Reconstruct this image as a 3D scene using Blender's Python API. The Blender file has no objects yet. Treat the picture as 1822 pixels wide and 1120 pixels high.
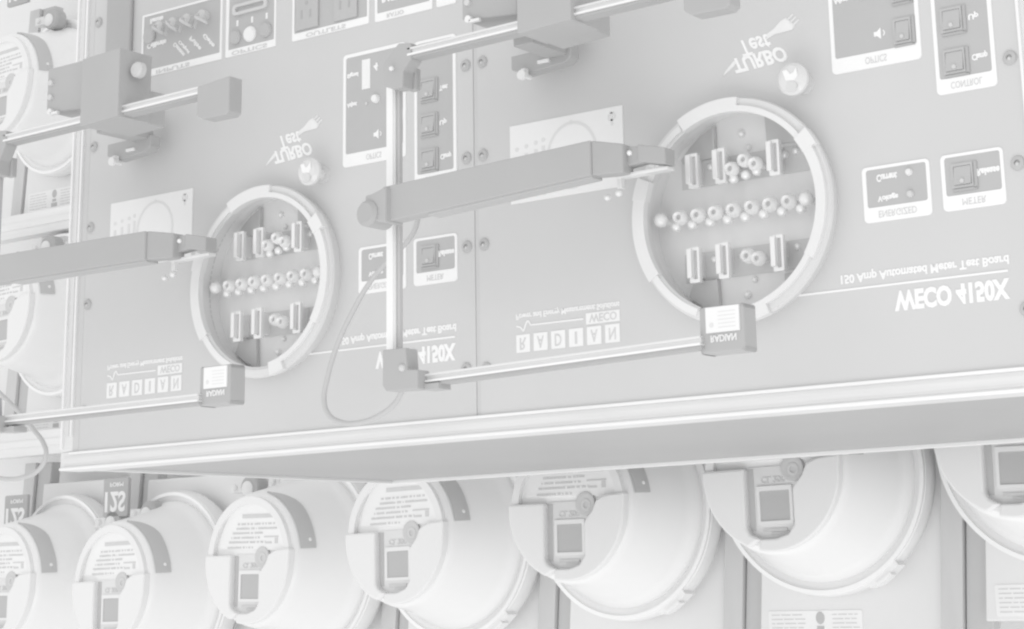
import bpy, bmesh, math, random
from mathutils import Matrix, Vector
random.seed(7)
scene = bpy.context.scene
C = scene.collection
S = 0.5                                  # one panel width = 0.5 m

# ------------------------------------------------------------------ camera
cam_d = bpy.data.cameras.new('camera'); cam = bpy.data.objects.new('camera', cam_d); C.objects.link(cam)
cam_d.sensor_width = 36.0; cam_d.sensor_fit = 'HORIZONTAL'
cam_d.lens = 66.5005
cam_d.shift_x = -0.0720262; cam_d.shift_y = -0.1943650
cam_d.clip_start = 0.01; cam_d.clip_end = 100
right = Vector((0.82136888, 0.56982425, -0.02556322))
up = Vector((0.15780427, -0.18394164, 0.97018724))
fwd = Vector((-0.54813408, 0.80091560, 0.24100464))
M = Matrix.Identity(4)
for i in range(3):
    M[i][0] = right[i]; M[i][1] = up[i]; M[i][2] = -fwd[i]
M[0][3] = 2.7640297 * S; M[1][3] = -2.5293803 * S; M[2][3] = -0.6576144 * S
cam.matrix_world = M
scene.camera = cam

# ------------------------------------------------------------------ light
world = bpy.data.worlds.new('World'); scene.world = world; world.use_nodes = True
bg = world.node_tree.nodes['Background']
bg.inputs[0].default_value = (1, 1, 1, 1); bg.inputs[1].default_value = 1.0
def area(name, loc, target, size, power):
    d = bpy.data.lights.new(name, 'AREA'); d.shape = 'RECTANGLE'; d.size = size[0]; d.size_y = size[1]; d.energy = power
    o = bpy.data.objects.new(name, d); C.objects.link(o)
    o.location = loc
    o.rotation_euler = (Vector(target) - Vector(loc)).to_track_quat('-Z', 'Y').to_euler()
    return o
area('fluorescent_bank', (1.2, -1.9, -2.2), (0.3, 0.2, 0.0), (2.6, 1.4), 20)
scene.view_settings.view_transform = 'Standard'; scene.view_settings.look = 'None'
scene.view_settings.gamma = 1.0; scene.view_settings.use_curve_mapping = False
scene.view_settings.exposure = 0.0
scene.render.engine = 'CYCLES'
scene.cycles.filter_width = 2.3
scene.cycles.max_bounces = 16; scene.cycles.diffuse_bounces = 16

# ------------------------------------------------------------------ materials
def mat(name, g, rough=0.6, metal=0.0, var=0.02, scale=30.0, bump=0.0, spec=0.5, stretch=None):
    m = bpy.data.materials.new(name); m.use_nodes = True
    nt = m.node_tree; b = nt.nodes['Principled BSDF']
    b.inputs['Roughness'].default_value = rough; b.inputs['Metallic'].default_value = metal
    b.inputs['Specular IOR Level'].default_value = spec
    tc = nt.nodes.new('ShaderNodeTexCoord'); mp = nt.nodes.new('ShaderNodeMapping'); nz = nt.nodes.new('ShaderNodeTexNoise')
    if stretch: mp.inputs['Scale'].default_value = stretch
    nz.inputs['Scale'].default_value = scale; nz.inputs['Detail'].default_value = 5
    nt.links.new(tc.outputs['Object'], mp.inputs[0]); nt.links.new(mp.outputs[0], nz.inputs['Vector'])
    r = nt.nodes.new('ShaderNodeMapRange')
    r.inputs['From Min'].default_value = 0.3; r.inputs['From Max'].default_value = 0.7
    r.inputs['To Min'].default_value = max(0, g - var); r.inputs['To Max'].default_value = min(0.98, g + var)
    nt.links.new(nz.outputs['Fac'], r.inputs['Value'])
    cb = nt.nodes.new('ShaderNodeCombineColor')
    for k in range(3): nt.links.new(r.outputs[0], cb.inputs[k])
    nt.links.new(cb.outputs[0], b.inputs['Base Color'])
    if bump:
        bp = nt.nodes.new('ShaderNodeBump'); bp.inputs['Strength'].default_value = bump; bp.inputs['Distance'].default_value = 0.001
        nz2 = nt.nodes.new('ShaderNodeTexNoise'); nz2.inputs['Scale'].default_value = scale * 12
        nt.links.new(mp.outputs[0], nz2.inputs['Vector'])
        nt.links.new(nz2.outputs['Fac'], bp.inputs['Height']); nt.links.new(bp.outputs[0], b.inputs['Normal'])
    return m
M_panel = mat('grey_enamel_panel', 0.645, 0.55, var=0.012, scale=6, bump=0.03, spec=0.3)
M_dark = mat('black_anodised_washed', 0.475, 0.5, var=0.008, scale=20, spec=0.25, bump=0.05)
M_darker = mat('black_rubber', 0.465, 0.6, var=0.01, scale=25, spec=0.2)  # even dark tone for belts, tags, collars and slots
M_field = mat('plate_dark_field', 0.52, 0.5, var=0.006, scale=40, spec=0.25)
M_switch = mat('switch_plastic', 0.52, 0.4, var=0.006, scale=40, spec=0.4)
M_white = mat('white_print', 0.92, 0.6, var=0.01, scale=40, spec=0.2)
M_paper = mat('paper_label', 0.88, 0.6, var=0.02, scale=14, spec=0.2)
M_softwhite = mat('faded_white_print', 0.84, 0.6, var=0.03, scale=60, spec=0.2)
M_greyprint = mat('grey_print', 0.66, 0.6, var=0.02, scale=60, spec=0.2)
M_alu = mat('brushed_aluminium', 0.80, 0.35, 0.3, var=0.02, scale=12, stretch=(1, 30, 30))
M_alu_bright = mat('bright_aluminium_edge', 0.92, 0.3, 0.3, var=0.01, scale=12)
M_alu_dull = mat('dull_aluminium_groove', 0.78, 0.45, 0.6, var=0.02, scale=12)
M_case = mat('black_painted_case', 0.45, 0.5, var=0.012, scale=5, spec=0.25, bump=0.03)
M_well = mat('grey_socket_well', 0.80, 0.45, var=0.012, scale=10, spec=0.4)
M_window = mat('smoked_plate', 0.56, 0.35, var=0.01, scale=10, spec=0.5)
M_ringgrey = mat('cast_ring', 0.74, 0.4, 0.1, var=0.02, scale=14, bump=0.05)
M_ringlight = mat('cast_ring_light', 0.83, 0.35, 0.2, var=0.02, scale=14)
M_jaw = mat('plated_jaw', 0.87, 0.3, 0.3, var=0.02, scale=20)
M_term = mat('plated_terminal', 0.84, 0.3, 0.1, var=0.03, scale=30)
M_hole = mat('dark_slot', 0.56, 0.6, var=0.01)
M_cover = mat('meter_polycarbonate_cover', 0.86, 0.3, var=0.01, scale=5, spec=0.5)
M_pad = mat('meter_front_plastic', 0.83, 0.35, var=0.008, scale=8, spec=0.45)
M_channel = mat('meter_channel_grey', 0.76, 0.45, var=0.02, scale=14)
M_lcd = mat('liquid_crystal_display', 0.51, 0.3, var=0.008, scale=10)
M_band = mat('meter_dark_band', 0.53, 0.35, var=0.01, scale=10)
M_ringm = mat('meter_sealing_ring', 0.86, 0.3, 0.1, var=0.02, scale=9)
M_box = mat('meter_box_enamel', 0.79, 0.5, var=0.01, scale=6, bump=0.03)
M_wall = mat('back_wall', 0.84, 0.7, var=0.02, scale=4)
M_strut = mat('strut_steel', 0.62, 0.5, 0.0, var=0.02, scale=8, stretch=(6, 6, 1))
M_web = mat('strut_web', 0.56, 0.5, var=0.015, scale=8)
M_beam = mat('pale_timber', 0.80, 0.6, var=0.04, scale=5, stretch=(1, 4, 14))
M_cable = mat('cable_sheath', 0.55, 0.5, var=0.01)
M_glass = mat('lamp_lens', 0.76, 0.15, 0.0, var=0.02, scale=20)

# ------------------------------------------------------------------ mesh helpers (coordinates: u right, v up, w into the wall)
def V(u, v, w): return (S * u, S * w, S * v)
def new(): return bmesh.new()
def box(bm, u0, u1, v0, v1, w0, w1, bev=0.0):
    tmp = bmesh.new()
    vs = [tmp.verts.new(V(u, v, w)) for u in (u0, u1) for v in (v0, v1) for w in (w0, w1)]
    for f in ((0,1,3,2),(4,6,7,5),(0,4,5,1),(2,3,7,6),(0,2,6,4),(1,5,7,3)): tmp.faces.new([vs[i] for i in f])
    bmesh.ops.recalc_face_normals(tmp, faces=tmp.faces)
    if bev: bmesh.ops.bevel(tmp, geom=list(tmp.edges), offset=bev * S, segments=2, affect='EDGES', profile=0.5)
    merge(bm, tmp)
def merge(bm, tmp):
    me = bpy.data.meshes.new('tmp'); tmp.to_mesh(me); tmp.free(); bm.from_mesh(me); bpy.data.meshes.remove(me)
def prism(bm, pts, w0, w1, bev=0.0):
    tmp = bmesh.new()
    a = [tmp.verts.new(V(p[0], p[1], w0)) for p in pts]; b = [tmp.verts.new(V(p[0], p[1], w1)) for p in pts]
    n = len(pts); tmp.faces.new(a); tmp.faces.new(b[::-1])
    for i in range(n): tmp.faces.new([a[i], b[i], b[(i+1) % n], a[(i+1) % n]])
    bmesh.ops.recalc_face_normals(tmp, faces=tmp.faces)
    if bev: bmesh.ops.bevel(tmp, geom=list(tmp.edges), offset=bev * S, segments=2, affect='EDGES', profile=0.5)
    merge(bm, tmp)
def rrect(u0, u1, v0, v1, r, n=5):
    out = []
    for cx, cy, a0 in ((u1 - r, v1 - r, 0), (u0 + r, v1 - r, 90), (u0 + r, v0 + r, 180), (u1 - r, v0 + r, 270)):
        for k in range(n + 1):
            a = math.radians(a0 + 90 * k / n); out.append((cx + r * math.cos(a), cy + r * math.sin(a)))
    return out
def hoop(bm, outer, inner, w0, w1):
    tmp = bmesh.new(); n = len(outer)
    L = [[tmp.verts.new(V(p[0], p[1], w)) for p in pts] for pts, w in ((outer, w0), (inner, w0), (inner, w1), (outer, w1))]
    for j in range(4):
        for i in range(n):
            tmp.faces.new([L[j][i], L[j][(i+1) % n], L[(j+1) % 4][(i+1) % n], L[(j+1) % 4][i]])
    bmesh.ops.recalc_face_normals(tmp, faces=tmp.faces); merge(bm, tmp)
def lathe(bm, prof, cu=0, cv=0, n=64, a0=0, a1=360, closed=False):
    """prof: (r, w) pairs revolved about the w axis"""
    tmp = bmesh.new(); full = abs(a1 - a0) >= 360; steps = n if full else max(3, int(n * abs(a1 - a0) / 360)) + 1
    rows = []
    for k in range(steps):
        a = math.radians(a0 + (a1 - a0) * k / (steps if full else steps - 1))
        rows.append([tmp.verts.new(V(cu + r * math.cos(a), cv + r * math.sin(a), w)) for r, w in prof])
    m = len(prof)
    for k in range(steps if full else steps - 1):
        A = rows[k]; B = rows[(k + 1) % steps]
        for j in range(m if closed else m - 1):
            j2 = (j + 1) % m
            tmp.faces.new([A[j], A[j2], B[j2], B[j]])
    if closed and not full:
        tmp.faces.new(rows[0]); tmp.faces.new(rows[-1][::-1])
    bmesh.ops.remove_doubles(tmp, verts=tmp.verts, dist=1e-7)
    bmesh.ops.recalc_face_normals(tmp, faces=tmp.faces); merge(bm, tmp)
def cyl(bm, cu, cv, r, w0, w1, n=24): lathe(bm, [(0, w0), (r, w0), (r, w1), (0, w1)], cu, cv, n)
def arc(bm, cu, cv, r0, r1, w0, w1, a0, a1, n=96):
    lathe(bm, [(r0, w0), (r1, w0), (r1, w1), (r0, w1)], cu, cv, n, a0, a1, closed=True)
def beam(bm, P0, P1, h, d, bev=0.0, h1=None):
    """bar from P0 to P1 (u,v,w centres), height h (v), depth d (w)"""
    tmp = bmesh.new(); h1 = h1 or h; vs = []
    for P, hh in ((P0, h), (P1, h1)):
        vs += [tmp.verts.new(V(P[0], P[1] + a * hh / 2, P[2] + b * d / 2)) for a, b in ((-1,-1),(1,-1),(1,1),(-1,1))]
    for f in ((0,1,2,3),(7,6,5,4),(0,4,5,1),(1,5,6,2),(2,6,7,3),(3,7,4,0)): tmp.faces.new([vs[i] for i in f])
    bmesh.ops.recalc_face_normals(tmp, faces=tmp.faces)
    if bev: bmesh.ops.bevel(tmp, geom=list(tmp.edges), offset=bev * S, segments=2, affect='EDGES', profile=0.5)
    merge(bm, tmp)
def ball(bm, cu, cv, cw, r, n=16):
    lathe(bm, [(r * math.sin(math.pi * k / 8), cw - r * math.cos(math.pi * k / 8)) for k in range(9)], cu, cv, n)
def link(name, bm, m, parent=None, smooth=False):
    me = bpy.data.meshes.new(name); bm.to_mesh(me); bm.free(); me.materials.append(m)
    if smooth:
        for p in me.polygons: p.use_smooth = True
        try: me.set_sharp_from_angle(angle=math.radians(32))
        except Exception: pass
    o = bpy.data.objects.new(name, me); C.objects.link(o)
    if parent: o.parent = parent
    return o
_fonts = {}
def letters(text, u0, u1, v0, v1, w, m, parent, name='lettering', bold=0.02, slant=0.0, rot=0.0, flip=True, thick=0.0006):
    """text turned upside down as in the place: left to right order kept, mirrored top to bottom, fitted to a box"""
    key = (text, bold)
    if key not in _fonts:
        cu = bpy.data.curves.new('t', 'FONT'); cu.body = text; cu.size = 1; cu.offset = bold; cu.resolution_u = 3
        o = bpy.data.objects.new('t', cu); C.objects.link(o)
        bpy.context.view_layer.update()
        me = bpy.data.meshes.new_from_object(o.evaluated_get(bpy.context.evaluated_depsgraph_get()))
        pts = [tuple(v.co) for v in me.vertices]; fs = [tuple(p.vertices) for p in me.polygons]
        bpy.data.objects.remove(o); bpy.data.curves.remove(cu); bpy.data.meshes.remove(me)
        _fonts[key] = (pts, fs)
    pts, fs = _fonts[key]
    x0 = min(p[0] for p in pts); x1 = max(p[0] for p in pts); y0 = min(p[1] for p in pts); y1 = max(p[1] for p in pts)
    bm = new(); cx, cy = (u0 + u1) / 2, (v0 + v1) / 2
    vs = []
    for p in pts:
        a = (p[0] - x0) / (x1 - x0); b = (p[1] - y0) / (y1 - y0)
        if flip: b = 1 - b
        u = u0 + a * (u1 - u0); v = v0 + b * (v1 - v0)
        u += slant * (v - cy)
        du, dv = u - cx, v - cy; c, s = math.cos(rot), math.sin(rot)
        vs.append(bm.verts.new(V(cx + du * c - dv * s, cy + du * s + dv * c, w)))
    for f in fs:
        try: bm.faces.new([vs[i] for i in f])
        except ValueError: pass
    bmesh.ops.recalc_face_normals(bm, faces=bm.faces)
    g = bmesh.ops.extrude_face_region(bm, geom=list(bm.faces))
    for e in g['geom']:
        if isinstance(e, bmesh.types.BMVert): e.co.y -= thick * S * 2
    bmesh.ops.recalc_face_normals(bm, faces=bm.faces)
    return link(name, bm, m, parent)
def thing(name, label, cat, u, v, w, group=None):
    o = bpy.data.objects.new(name, None); C.objects.link(o); o.empty_display_size = 0.05
    o.location = V(u, v, w); o['label'] = label; o['category'] = cat
    if group: o['group'] = group
    return o
def tag(o, label, cat, group=None):
    o['label'] = label; o['category'] = cat
    if group: o['group'] = group
    return o
def kids(o): return [c for c in bpy.data.objects if c.parent == o]
def dup(root, u, v, w, label):
    r = root.copy(); C.objects.link(r); r.location = V(u, v, w); r['label'] = label
    for ch in kids(root):
        c = ch.copy(); C.objects.link(c); c.parent = r
        for g in kids(ch):
            d = g.copy(); C.objects.link(d); d.parent = c
    return r

# ------------------------------------------------------------------ setting
bm = new(); box(bm, -5.5, 5.0, -3.0, 3.5, 1.80, 1.90)
o = link('back_wall', bm, M_wall); o['kind'] = 'structure'

# mounting beams and struts behind the meters
for k, (v0, v1, lab) in enumerate(((0.525, 0.605, 'pale horizontal beam between the upper two rows of meters, left of the console'),
                                   (-0.205, -0.125, 'pale horizontal beam just under the middle row of meters, left of the console'))):
    bm = new(); box(bm, -4.4, -0.7, v0, v1, 1.55, 1.60, 0.003); box(bm, -4.4, -0.7, v0 + 0.028, v1 - 0.030, 1.545, 1.56, 0.002)
    tag(link('mounting_beam', bm, M_beam), lab, 'beam', 'horizontal beams of the meter rack')
def strut(u, w, v0, v1, lab, group='steel struts between the meter boxes'):
    t = thing('rack_strut', lab, 'strut', u, (v0 + v1) / 2, w, group)
    h = (v1 - v0) / 2
    k = 0.073
    bm = new(); prism(bm, [(-0.058 - k * h, -h), (-0.006 - k * h, -h), (-0.006 + k * h, h), (-0.058 + k * h, h)], 0, 0.04, 0.002); link('flange', bm, M_strut, t)
    bm = new(); prism(bm, [(-0.003 - k * h, -h), (0.060 - k * h, -h), (0.060 + k * h, h), (-0.003 + k * h, h)], 0.012, 0.05, 0.002); link('web', bm, M_web, t)
    return t

# ------------------------------------------------------------------ meters
def make_meter():
    t = thing('electric_meter', 'x', 'meter', 0, 0, 0, 'electric meters on the rack')
    # cover: face rim swelling into a wide drum
    bm = new()
    lathe(bm, [(0.0, 0.002), (0.150, 0.002), (0.164, 0.0), (0.172, 0.004), (0.1775, 0.012), (0.181, 0.024), (0.192, 0.07), (0.205, 0.12), (0.219, 0.165),
               (0.226, 0.185), (0.236, 0.196), (0.238, 0.205), (0.2385, 0.2135)], n=112)
    link('cover', bm, M_cover, t, True)
    # base ring
    bm = new()
    lathe(bm, [(0.2375, 0.2125), (0.252, 0.207), (0.262, 0.206), (0.266, 0.210), (0.268, 0.222), (0.270, 0.245), (0.262, 0.262), (0.230, 0.262)], n=112)
    ring = link('sealing_ring', bm, M_ringm, t, True)
    bm = new(); arc(bm, 0, 0, 0.255, 0.2645, 0.2, 0.208, 0, 359.9); link('ring_lip', bm, M_alu_bright, ring, True)
    bm = new(); arc(bm, 0, 0, 0.262, 0.278, 0.203, 0.24, -66, -48); arc(bm, 0, 0, 0.276, 0.284, 0.198, 0.225, -62, -53)
    link('ring_latch', bm, M_ringm, ring)
    # name plate (upper half of the face)
    R1 = 0.139
    pts = [(R1 * 0.98 * math.cos(math.radians(a)) + 0.004, R1 * 1.2 * math.sin(math.radians(a)) - 0.002) for a in range(8, 173, 6)]
    bm = new(); prism(bm, pts, -0.003, 0.004, 0.001); np_ = link('name_plate', bm, M_paper, t)
    bm = new()
    box(bm, -0.036, 0.088, 0.108, 0.119, -0.0042, -0.003)
    rows = [(0.092, -0.055, 0.10), (0.080, -0.06, 0.105), (0.068, -0.075, 0.05), (0.056, -0.08, 0.04), (0.044, -0.09, 0.06), (0.030, -0.095, 0.01)]
    rr = random.Random(3)
    for v, a, b in rows:
        u = a
        while u < b:
            L = rr.choice((0.003, 0.005, 0.008)); box(bm, u, min(b, u + L), v - 0.0022, v + 0.0024 + rr.uniform(0, 0.0012), -0.0040, -0.003); u += L + rr.choice((0.0012, 0.0012, 0.0016, 0.006))
    box(bm, 0.055, 0.112, 0.056, 0.060, -0.004, -0.003); box(bm, 0.098, 0.110, 0.04, 0.055, -0.004, -0.003); box(bm, 0.060, 0.085, 0.040, 0.045, -0.004, -0.003)
    link('plate_print', bm, M_greyprint, np_)
    # raised rim of the face
    bm = new(); arc(bm, 0, 0, 0.146, 0.166, -0.012, 0.004, 5, 176, 112); link('face_rim', bm, M_pad, t, True)
    # raised front pad: a wide U round the display channel
    pl = [(0.171 * math.cos(math.radians(a)), 0.171 * math.sin(math.radians(a))) for a in range(183, 255, 6)]
    pl = [(-0.170, 0.010)] + pl + [(-0.030, -0.143), (-0.055, -0.132), (-0.064, -0.118), (-0.064, 0.010)]
    bm = new(); prism(bm, pl[::-1], -0.020, 0.004, 0.0055)
    pr = [(0.171 * math.cos(math.radians(a)), 0.171 * math.sin(math.radians(a))) for a in range(258, 361, 6)]
    pr = [(-0.030, -0.143)] + pr + [(0.172, 0.026), (0.118, 0.022), (0.092, 0.012), (0.080, -0.012), (0.062, -0.030), (0.056, -0.040), (0.056, -0.115), (0.040, -0.134), (0.010, -0.143)]
    prism(bm, pr[::-1], -0.020, 0.004, 0.004)
    link('front_pad', bm, M_pad, t)
    bm = new(); prism(bm, rrect(-0.068, 0.060, -0.146, 0.012, 0.01), -0.0012, 0.003); ch = link('display_channel', bm, M_channel, t)
    bm = new(); box(bm, -0.066, -0.049, -0.125, 0.008, -0.0025, -0.001); link('channel_dark_wall', bm, M_band, ch)  # darker strip along the left wall of the display channel
    bm = new(); hoop(bm, rrect(-0.041, 0.047, -0.112, -0.030, 0.003), rrect(-0.034, 0.040, -0.105, -0.040, 0.002), -0.006, 0.0)
    dp = link('display', bm, M_pad, t)
    bm = new(); box(bm, -0.035, 0.041, -0.106, -0.039, -0.0035, -0.001); link('screen', bm, M_lcd, dp)
    bm = new(); box(bm, -0.03, 0.03, -0.128, -0.121, -0.004, -0.001); box(bm, -0.01, 0.035, -0.134, -0.129, -0.004, -0.001); link('print', bm, M_greyprint, ch)
    letters('CL 200', -0.030, 0.030, -0.024, -0.010, -0.0015, M_greyprint, ch)
    bm = new(); lathe(bm, [(0.0, -0.004), (0.016, -0.005), (0.024, -0.007), (0.028, -0.006), (0.028, 0.0)], 0.050, 0.004, 32); pt = link('optical_port', bm, M_strut, t, True)
    bm = new(); arc(bm, 0.053, 0.002, 0.008, 0.014, -0.0062, -0.004, 0, 359.9); link('port_ring', bm, M_greyprint, pt)
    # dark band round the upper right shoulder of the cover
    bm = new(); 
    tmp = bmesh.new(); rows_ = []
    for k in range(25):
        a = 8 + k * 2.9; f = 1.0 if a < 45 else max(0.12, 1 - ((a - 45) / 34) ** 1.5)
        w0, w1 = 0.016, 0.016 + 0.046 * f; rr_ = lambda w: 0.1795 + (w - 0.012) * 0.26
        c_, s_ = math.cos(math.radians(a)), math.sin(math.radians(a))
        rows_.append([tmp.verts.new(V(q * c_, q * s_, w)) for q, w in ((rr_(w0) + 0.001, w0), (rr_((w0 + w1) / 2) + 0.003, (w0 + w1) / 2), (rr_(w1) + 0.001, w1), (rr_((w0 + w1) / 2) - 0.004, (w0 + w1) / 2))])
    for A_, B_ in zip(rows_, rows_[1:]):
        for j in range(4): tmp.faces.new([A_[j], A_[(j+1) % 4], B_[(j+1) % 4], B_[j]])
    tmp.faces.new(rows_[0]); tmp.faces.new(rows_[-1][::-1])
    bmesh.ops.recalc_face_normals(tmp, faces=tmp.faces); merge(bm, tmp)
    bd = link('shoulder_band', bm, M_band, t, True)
    bm = new(); ball(bm, 0.1875 * math.cos(math.radians(15)), 0.1875 * math.sin(math.radians(15)), 0.046, 0.006); link('rivet', bm, M_softwhite, bd, True)
    return t
proto = make_meter()
# meters: (u, v, w) of each face
face_w = lambda u: 1.279 - 0.0705 * (u + 0.979)
LOW = [(-1.573, -0.619), (-0.979, -0.565), (-0.427, -0.521), (0.135, -0.476), (0.710, -0.427), (1.288, -0.379)]
POS = [(-2.108, -0.603, 1.36), (-2.172, 0.249, 1.36), (-2.227, 0.993, 1.36)] + [(u, v, face_w(u)) for u, v in LOW]
labels = ['white meter in the bottom left corner, half out of view',
          'white meter left of the console, its top hidden by a long dark arm',
          'white meter in the top left corner beside the dark motor housing',
          'second meter from the left in the bottom row, dark band on its shoulder',
          'third meter from the left in the bottom row, whole face in view',
          'fourth bottom row meter from the left, name plate cut by the console edge',
          'fifth bottom row meter from the left, only its lower name plate showing',
          'sixth meter in the bottom row, largest fully seen display, above the wide sticker',
          'rightmost meter of the bottom row, cut by the right side']
for i, (p, l) in enumerate(zip(POS, labels)):
    if i == 0: proto.location = V(*p); proto['label'] = l
    else: dup(proto, *p, l)
for i, o in enumerate([o for o in C.objects if o.name.startswith('electric_meter')]):
    o.rotation_euler = (0, math.radians((0.4, -0.9, 0.7, -0.5, 1.0, -0.8, 0.3, -0.6, 0.9)[i % 9]), (-0.10, -0.09, -0.10, -0.095, -0.085, -0.06, -0.035, -0.005, 0.0)[i % 9])

# meter boxes behind each meter, with sticker
bxl = ['pale box behind the bottom left corner meter', 'pale box behind the middle row meter left of the console',
       'pale box behind the top left meter, white sticker below it', 'pale box behind the second meter of the bottom row, slanting corner seen above it',
       'pale box behind the third meter of the bottom row', 'pale box behind the fourth meter of the bottom row',
       'pale box behind the fifth meter of the bottom row', 'pale box behind the sixth bottom row meter, wide sticker with dark bulb drawing',
       'pale box behind the rightmost bottom row meter, sticker in the lower right corner']
def make_meter_box():
    t = thing('meter_box', 'x', 'box', 0, 0, 0, 'pale meter boxes on the rack')
    bm = new(); prism(bm, [(-0.207, -0.375), (0.281, -0.375), (0.336, 0.312), (-0.160, 0.312)], 0.0, 0.14, 0.004); link('body', bm, M_box, t)
    bm = new(); lathe(bm, [(0.225, -0.004), (0.262, -0.004), (0.262, 0.0)], 0, 0, 64); link('mounting_flange', bm, M_channel, t)
    bm = new(); prism(bm, rrect(-0.180, 0.060, -0.365, -0.300, 0.004), -0.002, 0.0); st = link('sticker', bm, M_paper, t)
    bm = new(); rr = random.Random(5)
    for c0, c1 in ((-0.172, -0.085), (-0.015, 0.052)):
        for k in range(6):
            v = -0.310 - k * 0.0095; u = c0
            while u < c1 - 0.004:
                L = rr.uniform(0.008, 0.03); box(bm, u, min(c1, u + L), v, v + 0.0022, -0.0028, -0.002); u += L + 0.004
    link('sticker_print', bm, M_greyprint, st)
    bm = new(); prism(bm, [(-0.046 + 0.011 * math.cos(a * math.pi / 8), -0.316 + 0.014 * math.sin(a * math.pi / 8)) for a in range(16)], -0.003, -0.002)
    box(bm, -0.055, -0.037, -0.343, -0.334, -0.003, -0.002); box(bm, -0.060, -0.032, -0.360, -0.347, -0.003, -0.002); link('bulb_drawing', bm, M_lcd, st)
    return t
pb = make_meter_box()
for i, (p, l) in enumerate(zip(POS, bxl)):
    q = (p[0], p[1], p[2] + 0.272)
    if i == 0: pb.location = V(*q); pb['label'] = l
    else: dup(pb, *q, l)

st_lab = ['steel strut between the bottom left corner meter and the next one', 'steel strut between the second and third bottom row meters',
          'steel strut between the third and fourth bottom row meters', 'steel strut between the fourth and fifth bottom row meters',
          'steel strut between the fifth and sixth bottom row meters', 'steel strut at the right, between the last two bottom row meters']
ordered = [POS[0]] + POS[3:]
for i in range(len(ordered) - 1):
    a, b = ordered[i], ordered[i + 1]
    us = b[0] - 0.235 + 0.073 * -0.1; strut(us, face_w(us) + 0.275, b[1] - 0.60, b[1] + 0.40, st_lab[i])
strut(-2.345, 1.635, -1.2, -0.22, 'steel strut in the bottom left corner, left of the corner meter')
strut(-2.415, 1.635, -0.11, 0.48, 'steel strut left of the console, beside the middle row meter')
strut(-2.42, 1.635, 0.62, 1.36, 'steel strut at the far left, beside the top left meter')

# 12S tags and round clamp knobs over the meters
def make_form_tag():
    t = thing('form_tag', 'x', 'tag', 0, 0, 0, 'dark tags with white 12S numbers')
    bm = new(); prism(bm, rrect(-0.055, 0.055, -0.056, 0.060, 0.006), 0.0, 0.012, 0.002); link('plate', bm, M_darker, t)
    letters('12S', -0.045, 0.045, -0.042, 0.020, 0.0, M_softwhite, t, 'lettering', 0.03)
    letters('FORM', -0.024, 0.034, 0.034, 0.047, 0.0, M_softwhite, t, 'lettering', 0.02)
    return t
pt_ = make_form_tag()
tg = [((POS[0][0] - 0.130, POS[0][1] + 0.212, 1.50), 'dark tag with white 12S above the bottom left corner meter'),
      ((POS[3][0] - 0.178, POS[3][1] + 0.256, 1.48), 'dark tag with white 12S under the left corner of the console'),
      ((POS[2][0] - 0.125, POS[2][1] + 0.395, 1.50), 'dark tag with white 12S in the top left corner')]
for i, (p, l) in enumerate(tg):
    if i == 0: pt_.location = V(*p); pt_['label'] = l
    else: dup(pt_, *p, l)
def make_knob():
    t = thing('clamp_knob', 'x', 'knob', 0, 0, 0, 'round clamp knobs above the meters')
    bm = new(); lathe(bm, [(0, 0.0), (0.032, 0.0), (0.036, 0.006), (0.036, 0.04), (0, 0.04)], n=32); link('collar', bm, M_darker, t, True)
    bm = new(); lathe(bm, [(0, -0.008), (0.016, -0.007), (0.022, -0.003), (0.022, 0.002)], -0.006, -0.004, 24); link('knob_cap', bm, M_box, t, True)
    bm = new(); lathe(bm, [(0, -0.010), (0.008, -0.008), (0.010, 0.0)], -0.055, 0.0, 12); box(bm, -0.075, -0.03, -0.014, 0.014, 0.0, 0.03); link('lug', bm, M_channel, t)
    return t
pk = make_knob()
kn = [((POS[3][0] - 0.036, POS[3][1] + 0.205, 1.48), 'round knob right of the 12S tag under the console corner'),
      ((POS[0][0] + 0.025, POS[0][1] + 0.140, 1.50), 'round knob between the bottom left corner meter and its 12S tag'),
      ((POS[3][0] - 0.190, POS[3][1] + 0.185, 1.48), 'round knob directly below the 12S tag under the console corner'),
      ((POS[4][0] - 0.190, POS[4][1] + 0.205, 1.46), 'round knob at the upper left of the third bottom row meter'),
      ((POS[4][0] - 0.040, POS[4][1] + 0.215, 1.46), 'round knob at the top of the third bottom row meter'),
      ((POS[2][0] + 0.050, POS[2][1] + 0.255, 1.50), 'round knob at the upper right of the top left meter'),
      ((POS[1][0] + 0.030, POS[1][1] + 0.215, 1.50), 'round knob beside the tag above the long arm at the left edge')]
for i, (p, l) in enumerate(kn):
    if i == 0: pk.location = V(*p); pk['label'] = l
    else: dup(pk, *p, l)

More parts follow.
